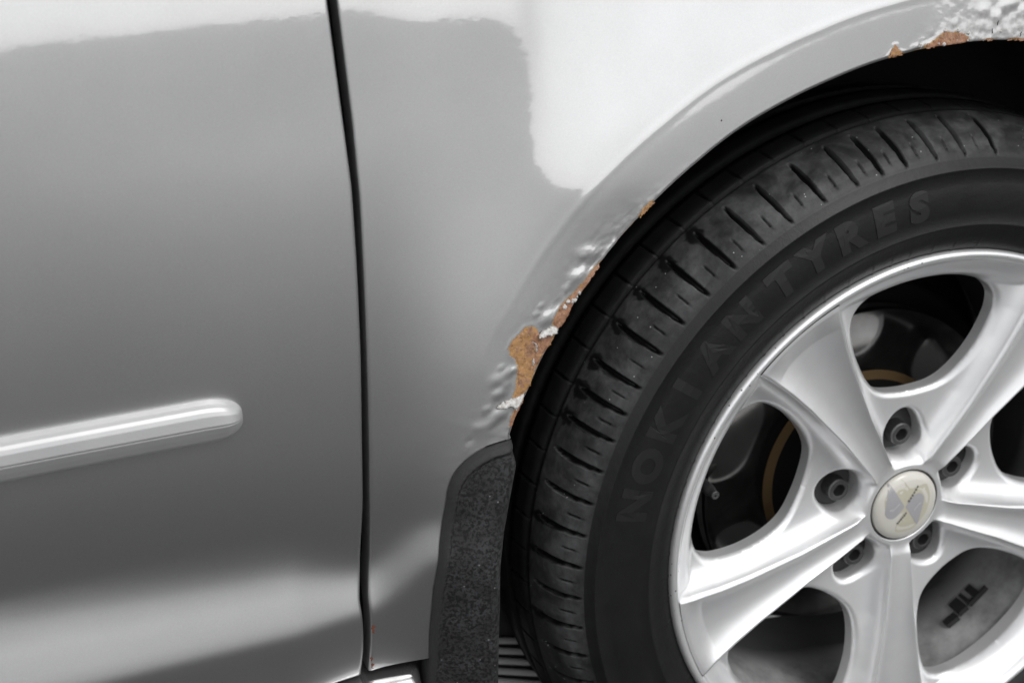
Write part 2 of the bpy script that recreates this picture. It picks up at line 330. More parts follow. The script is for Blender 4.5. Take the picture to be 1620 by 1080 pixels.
def barrel_material():
    m = M('mottled_barrel'); g = m.noise(24, 6, .65); g2 = m.noise(110, 4, .6)
    c = m.ramp(g, [(.3, .16), (.5, .34), (.7, .52)])
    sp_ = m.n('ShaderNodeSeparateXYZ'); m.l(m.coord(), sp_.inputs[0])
    c = m.mix(m.math('MULTIPLY', m.mapr(m.math('ADD', sp_.outputs[1], m.math('MULTIPLY', g, .03)), .100, .130, 0, 1), .95), c, (.025, .025, .026))   # darker towards the inboard side
    c = m.mix(m.mapr(g2, .66, .76, 0, .5), c, (.08, .08, .08))
    return m.done(m.bsdf(c, .5, .35))
barrel_mat = barrel_material()
def tyre_material():
    m = M('tyre_rubber')
    tc = m.n('ShaderNodeAttribute'); tc.attribute_name = 'dust_shade'
    n1 = m.noise(26, 5, .62, dist=.6); n2 = m.noise(140, 5, .65); n3 = m.noise(900, 2)
    dust_shade_mix = m.math('MULTIPLY', m.mapr(n1, .36, .66, .22, 1), tc.outputs['Fac'])
    dust_shade_mix = m.math('MULTIPLY', dust_shade_mix, m.mapr(n2, .25, .75, .45, 1.2))
    c = m.mix(dust_shade_mix, (.008, .0082, .0086), (.105, .1065, .109))
    sp, r_ = specks(m, 250, .10, .11)
    spk = m.math('MULTIPLY', sp, m.math('GREATER_THAN', tc.outputs['Fac'], .25))
    c = m.mix(spk, c, (.45, .46, .47))
    return m.done(m.bsdf(c, m.mapr(dust_shade_mix, 0, 1, .42, .62), 0, Normal=m.bump(n3, .15, .0005, m.bump(n2, .25, .0012)), Specular_IOR_Level=.33))
tyre_mat = tyre_material()
letter_mat = simple('raised_rubber', (.0105, .0107, .0111), .55, 0, 700, .1, .0004)
def disc_material():
    m = M('brake_steel'); tg = m.n('ShaderNodeTangent'); tg.direction_type = 'RADIAL'; tg.axis = 'Y'
    c = m.mix(m.mapr(m.noise(20, 5, .6), .4, .65, 0, 1), (.15, .148, .146), (.10, .097, .094))
    return m.done(m.bsdf(c, .11, .95, Anisotropic=.9, Anisotropic_Rotation=.25, Tangent=tg.outputs[0]))
disc_mat = disc_material()
ochre = simple('rusty_hat', (.105, .062, .022), .85, 0, 200, .3, .001)
dark_iron = simple('dark_iron', .006, .8, 0, 150, .4, .001, Specular_IOR_Level=.15)
liner_mat = simple('liner_plastic', .028, .6, 0, 90, .3, .002, Specular_IOR_Level=.25)
def flap_material():
    m = M('mud_flap_plastic')
    n1 = m.noise(430, 4, .68); n2 = m.noise(60, 5, .65); at = m.n('ShaderNodeAttribute'); at.attribute_name = 'field'
    g = m.mix(m.mapr(n2, .3, .7, 0, 1), (.018, .0182, .019), (.050, .0505, .053))
    g = m.mix(m.mapr(n1, .45, .57, 0, .9), g, (.0055, .0056, .006))
    sp, r_ = specks(m, 210, .10, .13)
    g = m.mix(m.math('MULTIPLY', sp, .6), g, (.22, .22, .23))
    c = m.mix(at.outputs['Fac'], (.029, .0293, .030), g)
    return m.done(m.bsdf(c, .62, 0, Normal=m.bump(n1, .45, .0012), Specular_IOR_Level=.35))
flap_mat = flap_material()
trim_mat = alloy_material('satin_trim', .50, .42, .45, False, .1)
sill_mat = simple('sill_metal', .50, .22, .9, 60, .03, .002)
cap_mat = simple('ivory_plastic', (.60, .585, .53), .30, 0, Coat_Weight=.5, Coat_Roughness=.1)
cap_olive = simple('olive_print', (.50, .48, .38), .3, 0, Coat_Weight=.5, Coat_Roughness=.1)
cap_grey = simple('grey_print', (.40, .395, .415), .3, .1, Coat_Weight=.5)
cap_pale = simple('pale_print', (.50, .495, .51), .3, .2)
cap_dark = simple('dark_print', (.14, .135, .13), .4)
bolt_mat = simple('bolt_steel', .14, .42, .9, 300, .3, .0006)
weight_mat = simple('black_weight', .012, .55)
# ---------------------------------------------------------------- ground
m = M('asphalt'); a1 = m.noise(120, 6, .7); a2 = m.noise(.6, 4, .6)
ac = m.mix(m.mapr(a2, .3, .7, 0, 1), m.ramp(a1, [(.3, .02), (.7, .05)]), m.ramp(a1, [(.3, .03), (.7, .06)]))
asphalt = m.done(m.bsdf(ac, .85, 0, Normal=m.bump(a1, .6, .004)))
gv, gf = revolve([(.01, 0), (3, 0), (30, 0), (600, 0)], 96)
ground = link('ground', mesh_np('ground', gv[:, [0, 1, 2]] @ np.array([[1, 0, 0], [0, 0, 1], [0, 1, 0]]), gf[:, ::-1], False), asphalt)
ground['kind'] = 'structure'
# ---------------------------------------------------------------- the car
car = bpy.data.objects.new('car', None); col.objects.link(car)
car['label'] = 'silver car with a rusted wheel arch, black tyre and five spoke alloy wheel'
car['category'] = 'car'
def full_h(x, z, bumps=True):
    h = h_body(x, z)+h_flange(x, z)
    if bumps:
        for bx, bz, w, a in BLISTERS:
            r2 = ((x-bx)*.9+(z-bz)*.25)**2/(w*.62)**2+((z-bz)*.9-(x-bx)*.25)**2/(w*.42)**2
            h = h+a*.00048*np.exp(-r2**1.3)
        for bx, bz, w, a in TOPBL:
            r2 = ((x-bx)**2+(z-bz)**2)/(w*.5)**2
            h = h+w*.09*np.exp(-r2**1.4)
        d, phi = arch_d(x, z)
        lowz = np.exp(-((z-.475)/.03)**2)*np.exp(-np.clip(d, 0, 1)/.03)
        midz = np.exp(-((z-.585)/.035)**2)*np.exp(-np.clip(d, 0, 1)/.008)*1.2
        topz = smooth((x+.042)/.03)*np.exp(-np.clip(d-.004, 0, 1)/.014)
        edge = smooth((x+.058)/.02)*np.exp(-np.clip(d, 0, 1)/.004)*.5
        h = h+.00045*lowz*noise2(x*75, z*110, 3)+.0006*midz*noise2(x*260, z*260, 9)+.0009*topz*noise2(x*170, z*170, 5, 3)+.002*edge*noise2(x*220, z*220, 6)
    return h
# ---- front wing: a fan of rows from the wheel arch out to the door gap and the upper edge
lip_end = np.array(LIP[0])
ang = np.radians(np.r_[np.linspace(np.degrees(math.atan2(lip_end[1]-ARCH_C[1], lip_end[0]-ARCH_C[0])), -12, 1050)])
LR = np.interp(np.degrees(ang), LIP_PHI, LIP_R)
k7 = np.ones(25)/25
LRs = np.convolve(np.pad(LR, 12, mode='edge'), k7, 'valid')
LRs = LRs+.0020
arc = np.stack([ARCH_C[0]+LRs*np.cos(ang), ARCH_C[1]+LRs*np.sin(ang)], 1)
flapL = smooth_path(np.array(FLAPL[::-1]), 170, 4)
inner = np.vstack([flapL, arc])
nI = len(inner); nF = len(flapL)
gapR = smooth_path(np.array([[-.4425, 1.0], [-.4412, .88]]+GAPR), 400, 6)[::-1]+np.array([.0022, 0])      # bottom to top
def z_at(z): return int(np.argmin(abs(gapR[:, 1]-z)))
deg = np.degrees(ang)
def i_at(phi): return nF+int(np.argmin(abs(deg-phi)))
def seg(a, b, n): return np.linspace(0, 1, n, endpoint=False)[:, None]*(np.array(b)-np.array(a))+np.array(a)
brk = [(0, gapR[0]), (int(nF*.62), gapR[z_at(.405)]), (nF, gapR[z_at(.478)]), (i_at(132), gapR[-1]), (i_at(88), np.array([0, 1.0])), (i_at(40), np.array([.62, 1.0])), (nI, np.array([.62, .30]))]
outer = np.zeros_like(inner)
for (i0, p0), (i1, p1) in zip(brk[:-1], brk[1:]):
    n = i1-i0; t = np.linspace(0, 1, n, endpoint=False)
    if p1[0] < -.4 and p0[0] < -.4:
        zz_ = p0[1]+(p1[1]-p0[1])*t
        outer[i0:i1] = np.stack([np.interp(zz_, gapR[:, 1], gapR[:, 0]), zz_], 1)
    else: outer[i0:i1] = p0+(p1-p0)*t[:, None]
def hem_rows(P, dirv, sign_y, depth, r=.0022):
    """rolled edge: rows that turn from the skin inwards (y+)"""
    rows = []
    for a in (30, 60, 90): rows.append((P+dirv*r*math.sin(R_(a)), r*(1-math.cos(R_(a)))))
    rows.append((P+dirv*r, r+depth*.4)); rows.append((P+dirv*r, r+depth))
    return rows
NV = 170
fr = (np.exp(2.1*np.linspace(0, 1, NV))-1)/(math.exp(2.1)-1)
dirv = outer-inner; ln = np.linalg.norm(dirv, axis=1, keepdims=True); dirv = dirv/ln
# make the lip direction radial on the arch so that the rolled edge is even
tan = np.gradient(inner, axis=0); nrm = np.stack([-tan[:, 1], tan[:, 0]], 1); nrm /= np.linalg.norm(nrm, axis=1, keepdims=True)
nrm *= np.sign((nrm*dirv).sum(1, keepdims=True))
rows = []
for P, dy in hem_rows(inner, -nrm, 1, .016)[::-1]: rows.append((P, dy))
for f_ in fr: rows.append((inner+(outer-inner)*f_, 0.0))
for P, dy in hem_rows(outer, dirv, 1, .016): rows.append((P, dy))
PX = np.stack([p[:, 0] for p, _ in rows], 1); PZ = np.stack([p[:, 1] for p, _ in rows], 1); DY = np.array([d for _, d in rows])
SEAM_RUST = [(GAPR[-3][0]+.0016, GAPR[-3][1], .007), (GAPR[-1][0]+.0026, GAPR[-1][1]+.012, .011)]
RUSTS = [('orange', RUST_BIG), ('brown', RUST_UP), ('brown', RUST_LOW), ('orange', RUST_TOP_A), ('brown', RUST_TOP_B), ('brown', RUST_TOP_C), ('orange', RUST_EDGE)]+[('red', [[x-.0007, z], [x+.0009, z+.0004], [x+.0012, z-l], [x-.0004, z-l]]) for x, z, l in SEAM_RUST]
H = full_h(PX, PZ)
st = np.full(PX.shape, -1.0)
for k_, poly in RUSTS:
    if k_ != 'red': st = np.maximum(st, poly_sd(PX, PZ, poly))
H = H+.00010*np.exp(-((st+.0010)/.0012)**2)          # paint lifting round the bare patches
VF = np.stack([PX, -H+DY[None, :], PZ], -1).reshape(-1, 3)
me = mesh_np('fender', VF, grid_faces(nI, PX.shape[1])[:, ::-1])
att = me.attributes.new('stain', 'FLOAT', 'POINT')
dL, phL = arch_d(PX, PZ)
sn = np.exp(st/.0024)*.60
lipstain = np.exp(-np.clip(dL, 0, 1)/.0016)*.62*((phL > 79.5) & ((phL < 99) | ((phL > 128) & (phL < 158))))
lipstain = lipstain*np.clip(0.45+1.8*noise2(phL*.9, phL*0+3, 4), 0, 1.2)
lipstain[:, :5] = np.maximum(lipstain[:, :5], lipstain[:, 5:6])
att.data.foreach_set('value', np.clip(np.maximum(sn, lipstain), 0, 1).astype(np.float32).ravel())
cr_ = smooth((PX+.045)/.03)*np.exp(-np.clip(dL-.012, 0, 1)/.010)*(phL < 104)
cr_ = np.maximum(cr_, np.exp(-((PZ-.585)/.04)**2)*np.exp(-np.clip(dL, 0, 1)/.004)*.6)
at2 = me.attributes.new('crust', 'FLOAT', 'POINT'); at2.data.foreach_set('value', np.clip(cr_, 0, 1).astype(np.float32).ravel())
fender = link('fender', me, paint_wing, car)
# ---- rust patches, curled paint flakes (lying on the wing)
def patch(name, poly, mat, parent, step=.0007, off=.0005, rough=.0010, seed=1, jag=.0011):
    P = np.array(poly); x0, z0 = P.min(0)-.004; x1, z1 = P.max(0)+.004
    xs = np.arange(x0, x1, step); zs = np.arange(z0, z1, step)
    X, Z = np.meshgrid(xs, zs, indexing='ij')
    sd = poly_sd(X, Z, poly)+jag*noise2(X*420, Z*420, seed, 3)
    dl, ph = arch_d(X, Z)
    if parent is fender and P[:, 1].min() > .40: sd = np.minimum(sd, dl+.0004)
    Y = -full_h(X, Z)-off-np.minimum(.0008, np.clip(sd, 0, 1)*.15)*0-rough*noise2(X*260, Z*260, seed+5, 4)
    nx, nz = X.shape
    F = grid_faces(nx, nz)
    keep = (sd.ravel()[F] > 0).sum(1) >= 3
    F = F[keep][:, ::-1]
    # pull the rim down onto the skin
    Y = np.where(sd < step, -full_h(X, Z)-.0001, Y)
    used = np.unique(F); mp = np.full(nx*nz, -1); mp[used] = np.arange(len(used))
    V = np.stack([X, Y, Z], -1).reshape(-1, 3)[used]
    if not len(F): return None
    return link(name, mesh_np(name, V, mp[F]), mat, parent)
for i, (k_, poly) in enumerate(RUSTS):
    patch('rust_patch', poly, {'orange': rust, 'brown': rust_dark, 'red': rust_red}[k_], fender, seed=i+1, jag=.0034 if 3 <= i <= 5 else .0015)
inner_rust = [p for p in RUST_BIG]
cen = np.array(CRACK)
patch('rust_patch', [CRACK[0], [CRACK[0][0]+.004, CRACK[0][1]+.004], RUST_BIG[8], RUST_BIG[10], RUST_BIG[11], RUST_BIG[12], RUST_BIG[13], CRACK[5], CRACK[4], CRACK[3], CRACK[2], CRACK[1]], rust_dark, fender, off=.0009, seed=31, jag=.0006)
def curl(poly, lift, seed):
    P = np.array(poly); c = P.mean(0)
    o = patch('paint_flake', poly, flake_mat, fender, step=.0006, off=.0012, rough=.0012, seed=seed, jag=.0006)
    if o is None: return
    v = np.empty(len(o.data.vertices)*3, np.float32); o.data.vertices.foreach_get('co', v); v = v.reshape(-1, 3)
    t = (v[:, 2]-v[:, 2].min())/(np.ptp(v[:, 2])+1e-9)
    v[:, 1] -= lift*(1-t)**2
    o.data.vertices.foreach_set('co', v.ravel()); o.data.update()
    md = o.modifiers.new('thickness', 'SOLIDIFY'); md.thickness = .0006
curl(CURL, .004, 41); curl(CURL2, .0022, 42)
cr = smooth_path(np.array(CRACK[:6]), 60, 1); cr2 = cr+np.array([.0012, .0002])
crx = np.r_[cr, cr2[::-1]]
patch('paint_flake', crx.tolist(), flake_mat, fender, step=.00045, off=.0016, rough=.0008, seed=51, jag=.0006)
for i in range(9):
    q = np.array(RUST_UP[2])+(np.array(RUST_UP[4])-np.array(RUST_UP[2]))*(i/8.0)+rng.normal(0, .0012, 2)+np.array([.0025, -.0015])
    w = .0011+.0012*rng.random()
    patch('paint_flake', [[q[0]-w, q[1]], [q[0], q[1]+w*1.3], [q[0]+w, q[1]+.3*w], [q[0]+.4*w, q[1]-w]], flake_mat, fender, step=.00045, off=.0011, rough=.001, seed=60+i, jag=.0004)
for i in range(13):
    t = rng.random(); px_ = -.055+t*.085; dd = .001+.009*rng.random()**1.3
    rr = float(lip_r(np.degrees(math.atan2(.345, px_-ARCH_C[0]))))+dd
    a_ = math.acos(np.clip((px_-ARCH_C[0])/rr, -1, 1)); q = np.array([px_, ARCH_C[1]+rr*math.sin(a_)]); w = .0008+.0013*rng.random()
    patch('paint_flake', [[q[0]-w, q[1]], [q[0], q[1]+w*1.2], [q[0]+w, q[1]+.3*w], [q[0]+.3*w, q[1]-w]], flake_mat, fender, step=.00045, off=.0010, rough=.0012, seed=80+i, jag=.0005)
for q in CHIPS:
    patch('paint_chip', [[q[0]-.0006, q[1]-.0022], [q[0]-.0004, q[1]+.001], [q[0]+.0010, q[1]+.0022], [q[0]+.0008, q[1]-.0008]], black_gap, fender, step=.0004, off=.0005, rough=0, seed=9, jag=.0002)
# ---- door
gapL = smooth_path(np.array([[-.4468, 1.0], [-.4455, .88]]+GAPL), 500, 6)[::-1]-np.array([.0022, 0])
zs = np.r_[np.arange(gapL[0, 1], .46, .001), np.arange(.46, 1.0, .002)]
gx = np.interp(zs, gapL[:, 1], gapL[:, 0])
NU = 330; tu = np.linspace(0, 1, NU)
tu = 1-(np.exp(2.6*(1-tu))-1)/(math.exp(2.6)-1)
X = -1.40+(gx[None, :]+1.40)*tu[:, None]; Z = np.broadcast_to(zs, X.shape).copy(); Y = -h_body(X, Z)
r = .0022
xr, yr_, zr = [X], [Y], [Z]
for s_, d_ in [(math.sin(R_(a)), 1-math.cos(R_(a))) for a in (30, 60, 90)]+[(1, 4), (1, 9)]:
    xr.append((gx+r*s_)[None, :]); yr_.append(Y[-1:]+r*d_); zr.append(zs[None, :])
X = np.vstack(xr); Y = np.vstack(yr_); Z = np.vstack(zr)
# bottom hem
bx, by, bz = [], [], []
for s_, d_ in [(1, 9), (1, 4)]+[(math.sin(R_(a)), 1-math.cos(R_(a))) for a in (90, 60, 30)]:
    bx.append(X[:, 0]); by.append(Y[:, 0]+r*d_); bz.append(Z[:, 0]-r*s_)
X = np.hstack([np.array(bx).T, X]); Y = np.hstack([np.array(by).T, Y]); Z = np.hstack([np.array(bz).T, Z])
door = link('door', mesh_np('door', np.stack([X, Y, Z], -1).reshape(-1, 3), grid_faces(*X.shape)), paint, car)
# ---- moulding on the door
def side_moulding():
    zb, zt, xe = .5128, .5400, -.5190
    prof = [(0, -.002), (.0, .0008), (.02, .0030), (.07, .0052), (.14, .0068), (.30, .0090), (.44, .0106), (.472, .0108), (.487, .0105), (.502, .0109), (.53, .0112), (.75, .0101), (.84, .0090), (.91, .0074), (.955, .0050), (.985, .0022), (1.0, .0004), (1.0, -.002)]
    prof = resample(np.array(prof)*np.array([1, 30]), 110)/np.array([1, 30])
    xs = np.r_[np.linspace(-1.34, -.572, 60), xe-.041*(1-np.sin(np.linspace(0, math.pi/2, 46)))]
    V = []
    for x in xs:
        e = np.clip((x-(xe-.026))/.026, 0, 1); top = zt-.0008*0-(zt-zb)*.42*(1-math.sqrt(max(1-e**2.4, 0)))
        e2 = np.clip((x-(xe-.020))/.020, 0, 1); bot = zb+(zt-zb)*.42*(1-math.sqrt(max(1-e2**2.2, 0)))
        hs = math.sqrt(max(1-np.clip((x-(xe-.012))/.012, 0, 1)**2.2, 0))
        z = bot+prof[:, 0]*(top-bot); p = prof[:, 1]*np.where(prof[:, 1] > 0, hs, 1)
        V.append(np.stack([np.full(len(z), x), -h_body(np.full(len(z), x), z)-p, z], 1))
    V = np.array(V)
    return link('side_moulding', mesh_np('side_moulding', V.reshape(-1, 3), grid_faces(V.shape[0], V.shape[1])), trim_mat, door)
side_moulding()
# ---- mud flap: a moulded plate behind the arch, its face following the body, its wheel side turned inwards
def mud_flap():
    L = smooth_path(np.array(FLAPL+[[-.420, .300], [-.412, .255], [-.408, .20]]), 240, 3)+np.array([.0011, -.0008]); Rr = smooth_path(np.array(FLAPR+[[-.376, .25], [-.378, .20]])+np.array([[0, 0]]*2+[[.004, 0]]*(len(FLAPR))), 240, 3)
    nv = 70; V = []; fld = []
    tip = np.array([-.3497, .4712])
    for i in range(240):
        a = L[i]; b = Rr[i]
        t = np.linspace(0, 1, nv); P = a+(b-a)*t[:, None]
        V.append(P)
    P = np.array(V)                                     # 240 x nv x 2
    edge = np.vstack([L, Rr[::-1]])
    dist_l = np.min(np.hypot(P[..., 0][..., None]-L[None, None, :, 0], P[..., 1][..., None]-L[None, None, :, 1]), -1)
    h = h_body(P[..., 0], P[..., 1])
    ref = np.minimum(h, .058)+.0012
    y = -ref+.0015-.0050*np.sqrt(np.clip(1-(1-np.clip(dist_l/.005, 0, 1))**2, 0, 1))+.0022*smooth((dist_l-.0038)/.003)
    dist_r = np.hypot(P[..., 0]-Rr[:, None, 0], P[..., 1]-Rr[:, None, 1])
    y = y+.010*(1-np.sqrt(np.clip(1-(1-np.clip(dist_r/.010, 0, 1))**2, 0, 1)))
    V3 = np.stack([P[..., 0], y, P[..., 1]], -1)
    back = V3[:, -1:, :].copy(); back2 = back.copy(); back[..., 1] += .02; back[..., 0] += .001; back2[..., 1] += .16; back2[..., 0] -= .012
    front = V3[:, :1, :].copy(); front[..., 1] += .012
    V3 = np.concatenate([front, V3, back, back2], 1)
    fl = np.concatenate([np.zeros((240, 1)), smooth((dist_l-.0030)/.0022), np.ones((240, 1)), np.ones((240, 1))], 1)
    me = mesh_np('mud_flap', V3.reshape(-1, 3), grid_faces(240, V3.shape[1]))
    at_ = me.attributes.new('field', 'FLOAT', 'POINT'); at_.data.foreach_set('value', fl.astype(np.float32).ravel())
    return link('mud_flap', me, flap_mat, car)
mud_flap()
# ---- sill below the door
def sill():
    prof = []
    zt = gapL[0, 1]-.005
    for a in np.linspace(95, -60, 26): prof.append((-.030-.0135*math.cos(R_(a)), zt-.016+.016*math.sin(R_(a))))
    prof = [(.03, zt)]+prof+[(-.03, zt-.036), (.03, zt-.045)]
    prof = np.array(prof); xs = np.r_[-1.40, np.linspace(-1.3, -.44, 30), -.4185-.012*(1-np.sin(np.linspace(0, math.pi/2, 12)))]
    V = []
    cz = zt-.017
    for x in xs:
        e = np.clip((x+.4305)/.012, 0, 1); k = math.sqrt(max(1-e**2, .0))*.55+.45
        V.append(np.stack([np.full(len(prof), x), .03+(prof[:, 0]-.03)*k, cz+(prof[:, 1]-cz)*k], 1))
    V = np.array(V)
    return link('sill', mesh_np('sill', V.reshape(-1, 3), grid_faces(V.shape[0], V.shape[1])), sill_mat, car)
sill()
# ---- black boxes added behind the panels so door gap and wheel well stay dark
def box(bm, x0, x1, y0, y1, z0, z1):
    vs = [bm.verts.new((x, y, z)) for x in (x0, x1) for y in (y0, y1) for z in (z0, z1)]
    for f_ in ((0, 1, 3, 2), (4, 6, 7, 5), (0, 4, 5, 1), (2, 3, 7, 6), (0, 2, 6, 4), (1, 5, 7, 3)): bm.faces.new([vs[i] for i in f_])
def bm_obj(name, bm, mat, parent):
    me = bpy.data.meshes.new(name); bmesh.ops.recalc_face_normals(bm, faces=bm.faces); bm.to_mesh(me); bm.free()
    return link(name, me, mat, parent)
bm = bmesh.new()
box(bm, -1.39, -.425, .012, 1.6, .22, .99); box(bm, -.424, .61, .045, 1.6, .735, .99); box(bm, .40, .61, .045, 1.6, .25, .734)
bm_obj('inner_body', bm, black_gap, car)
# ---- wheel arch liner
lp = [(.352, .012), (.372, .020), (.378, .06), (.378, .16), (.374, .24), (.36, .285), (.20, .30), (.10, .30)]
lv, lf = revolve(lp, 90, 200, -25)
lv[:, 0] += ARCH_C[0]; lv[:, 2] += ARCH_C[1]
liner = link('arch_liner', mesh_np('arch_liner', lv, lf), liner_mat, car)
# low ribbed tray behind the flap
for i in range(5):
    bm = bmesh.new()
    a = Vector((-.335, .13, .190-.0095*i+.019)); b = Vector((-.245, .13, .163-.0115*i+.019))
    n_ = 8; prev = None
    d_ = (b-a).normalized(); up = Vector((-d_.z, 0, d_.x))
    for j in range(n_+1):
        p = a+(b-a)*(j/n_); ring = [bm.verts.new(p+up*(.0028*math.cos(q))+Vector((0, .0035*math.sin(q), 0))) for q in np.linspace(0, 2*math.pi, 8, endpoint=False)]
        if prev:
            for q in range(8): bm.faces.new((prev[q], prev[(q+1) % 8], ring[(q+1) % 8], ring[q]))
        prev = ring
    o = bm_obj('liner_rib', bm, simple('rib_plastic', .35, .4) if i == 0 else bpy.data.materials['rib_plastic'], liner)
    for p in o.data.polygons: p.use_smooth = True
bm = bmesh.new(); box(bm, -.372, -.225, .1345, .150, .085, .235); box(bm, -.372, -.225, .150, .29, .085, .10)
bm_obj('splash_tray', bm, liner_mat, liner)
# ---------------------------------------------------------------- wheel (origin at the hub centre)
wheel = bpy.data.objects.new('wheel', None); col.objects.link(wheel); wheel.parent = car; wheel.location = (0, 0, W_Z)
def tyre():
    side = [(.206, .013), (.2135, .0085), (.2185, .0045), (.222, .0012), (.230, -.0026), (.2380, -.0048), (.2395, -.0060), (.2405, -.0060), (.242, -.0052), (.250, -.0060), (.260, -.0062),
            (.270, -.0052), (.2795, -.0030), (.2808, -.0041), (.2818, -.0038), (.2828, -.0022), (.2880, -.0002), (.2886, .0004), (.2896, .0010), (.2924, .0030)]
    tread = [(.2945, .0060), (.2968, .0085), (.2990, .0110), (.3010, .0140), (.3030, .0175), (.3048, .021), (.3064, .025), (.3080, .029), (.3096, .034), (.3108, .039), (.3118, .0440), (.3122, .0462)]
    tread = resample(np.array(tread), 34).tolist()
    g = lambda y, r, w: [(r, y), (r-.0065, y+.0008), (r-.0065, y+w-.0008), (r+.0003, y+w)]
    ctr = g(.0466, .3123, .0050)+[(.3140, .060), (.3150, .070)]+g(.0760, .3153, .0085)+[(.3160, .092), (.3162, .0975), (.3160, .103)]+g(.1105, .3156, .0085)+[(.3148, .125), (.3138, .135)]+g(.1434, .3124, .005)
    other = [(r_, .195-y_) for r_, y_ in (np.array(tread)[::-2].tolist()+np.array(side)[::-1].tolist())]
    prof = np.array(side+tread+ctr+other)
    N = 2400
    A = np.linspace(0, 360, N, endpoint=False)
    base_ = [82.0, 87.3, 92.1, 97.0, 100.9, 105.0, 110.3, 115.8, 120.75, 125.8, 130.9, 136.0, 141.1, 146.6, 150.7, 154.8, 159.5, 164.4]
    slots = base_+[164.4+5.0*i for i in range(1, 54)]
    slots = [s % 360 for s in slots][:71]; mids = []
    ss = sorted(slots)
    for a, b in zip(ss, ss[1:]+[ss[0]+360]): mids.append(((a+b)/2+.15) % 360)
    ra, ya = prof[:, 0], prof[:, 1]
    D = np.zeros((N, len(prof)))
    def cut(a, y0, y1, w0, w1, depth, curve=0.):
        dth = (A[:, None]-a+180) % 360-180
        t = np.clip((ya-y0)/(y1-y0), 0, 1)
        wv = (w0+(w1-w0)*t)*np.sin(np.pi*np.clip(.18+.80*t, 0, 1))**.5 if depth > .002 else (w0+(w1-w0)*t)
        ctr_ = curve*np.sin(np.pi*t)
        inside = 1-smooth((abs(dth-ctr_)-wv+.07)/.14)
        env = smooth((ya-y0)/.0008+.5)*smooth((y1-ya)/.0015+.5)
        return inside*env[None, :]*depth
    for a in slots: D = np.maximum(D, cut(a, .0031, .0385, .32, .44, .0056, .15))
    for a in mids: D = np.maximum(D, cut(a, .0062, .0146, .10, .12, .0016))
    for k in range(72):
        D = np.maximum(D, cut(k*5+1.2, .0545, .0755, .12, .20, .003)); D = np.maximum(D, cut(k*5+3.1, .120, .1415, .12, .20, .003))
    D[:, (ya > .046) & (ya < .0520)] *= 0
    # dust on the tread faces; inner ribs and shoulder edge darkened as painted shade
    dust_shade = np.where((ra > .2885) & (ya < .15), 1.0, .10)
    dust_shade = dust_shade*np.where(ya > .045, .12, 1)*np.interp(ya, [.001, .0045], [.45, 1])
    Rr_ = ra[None, :]-D*.85
    Yy = ya[None, :]+np.where((ya < .045)[None, :], D*.45, 0)
    Ar = np.radians(A)[:, None]
    V = np.stack([np.cos(Ar)*Rr_, np.broadcast_to(Yy, Rr_.shape), np.sin(Ar)*Rr_], -1)
    flat = V[..., 2] < -.3085                            # weight on the contact patch
    V[..., 2] = np.where(flat, -.3085-(np.abs(V[..., 2])-.3085)*.15, V[..., 2])
    me = mesh_np('tyre', V.reshape(-1, 3), grid_faces(N, len(prof), True))
    at_ = me.attributes.new('dust_shade', 'FLOAT', 'POINT')
    wv = np.broadcast_to(dust_shade[None, :], D.shape)*np.clip(1-D/.0012, 0.0, 1)
    # wet run marks at the inner ends of some slots (dark, uneven)
    wet = np.zeros(D.shape)
    for a, s_ in [(136.0, 1.), (141.1, 1.), (146.6, 1.2), (150.7, 1.3), (154.8, 1.1), (130.9, 1.1), (125.8, 1.2), (169.4, .8), (174.4, .6), (184.4, .9)]:
        dth = (A[:, None]-a-.25+180) % 360-180
        dd = np.hypot(dth/(1.15*s_), (ya[None, :]-.037)/.010)+.5*noise2(A[:, None]*1.3+a, ya[None, :]*260+a, 2)
        wet = np.maximum(wet, 1-smooth((dd-.7)/.35))
        d2 = np.hypot(dth/.65, (ya[None, :]-.024)/.013)+.4*noise2(A[:, None]*1.7, ya[None, :]*200, 8); wet = np.maximum(wet, .8*(1-smooth((d2-.7)/.3)))
    up = smooth((np.abs(A-128)-2)/12)[:, None]
    wv = wv*(1-.97*wet)
    at_.data.foreach_set('value', wv.astype(np.float32).ravel())
    return link('tyre', me, tyre_mat, wheel)
tyre()
def letters(text, start, step, r0, size, ext, name='tyre_lettering'):
    """raised letters bent round the sidewall; each word one raised part"""
    bm_all = bmesh.new()
    for i, ch in enumerate(text):
        cu = bpy.data.curves.new('glyph', 'FONT'); cu.body = ch; cu.size = size; cu.align_x = 'CENTER'; cu.extrude = ext; cu.offset = size*.065; cu.resolution_u = 4
        ob = bpy.data.objects.new('glyph', cu); col.objects.link(ob)
        dg = bpy.context.evaluated_depsgraph_get(); dg.update()
        me = bpy.data.meshes.new_from_object(ob.evaluated_get(dg)); bpy.data.objects.remove(ob)
        b2 = bmesh.new(); b2.from_mesh(me); bpy.data.meshes.remove(me)
        bmesh.ops.triangulate(b2, faces=b2.faces)
        bmesh.ops.subdivide_edges(b2, edges=[e for e in b2.edges if e.calc_length() > size*.25], cuts=2)
        a0 = start-step*i
        for v in b2.verts:
            r_ = r0+v.co.y; a = R_(a0)-v.co.x*1.12/(r0+size*.35)
            ys = np.interp(r_, [.230, .238, .242, .250, .260, .270, .2795], [-.0026, -.0048, -.0052, -.0060, -.0062, -.0052, -.0030])
            v.co = Vector((r_*math.cos(a), ys-.0001-v.co.z, r_*math.sin(a)))
        tmp = bpy.data.meshes.new('t'); b2.to_mesh(tmp); b2.free(); bm_all.from_mesh(tmp); bpy.data.meshes.remove(tmp)
    return bm_obj(name, bm_all, letter_mat, wheel)
letters('TYRES', 121.6, 6.35, .2515, .0285, .0004)
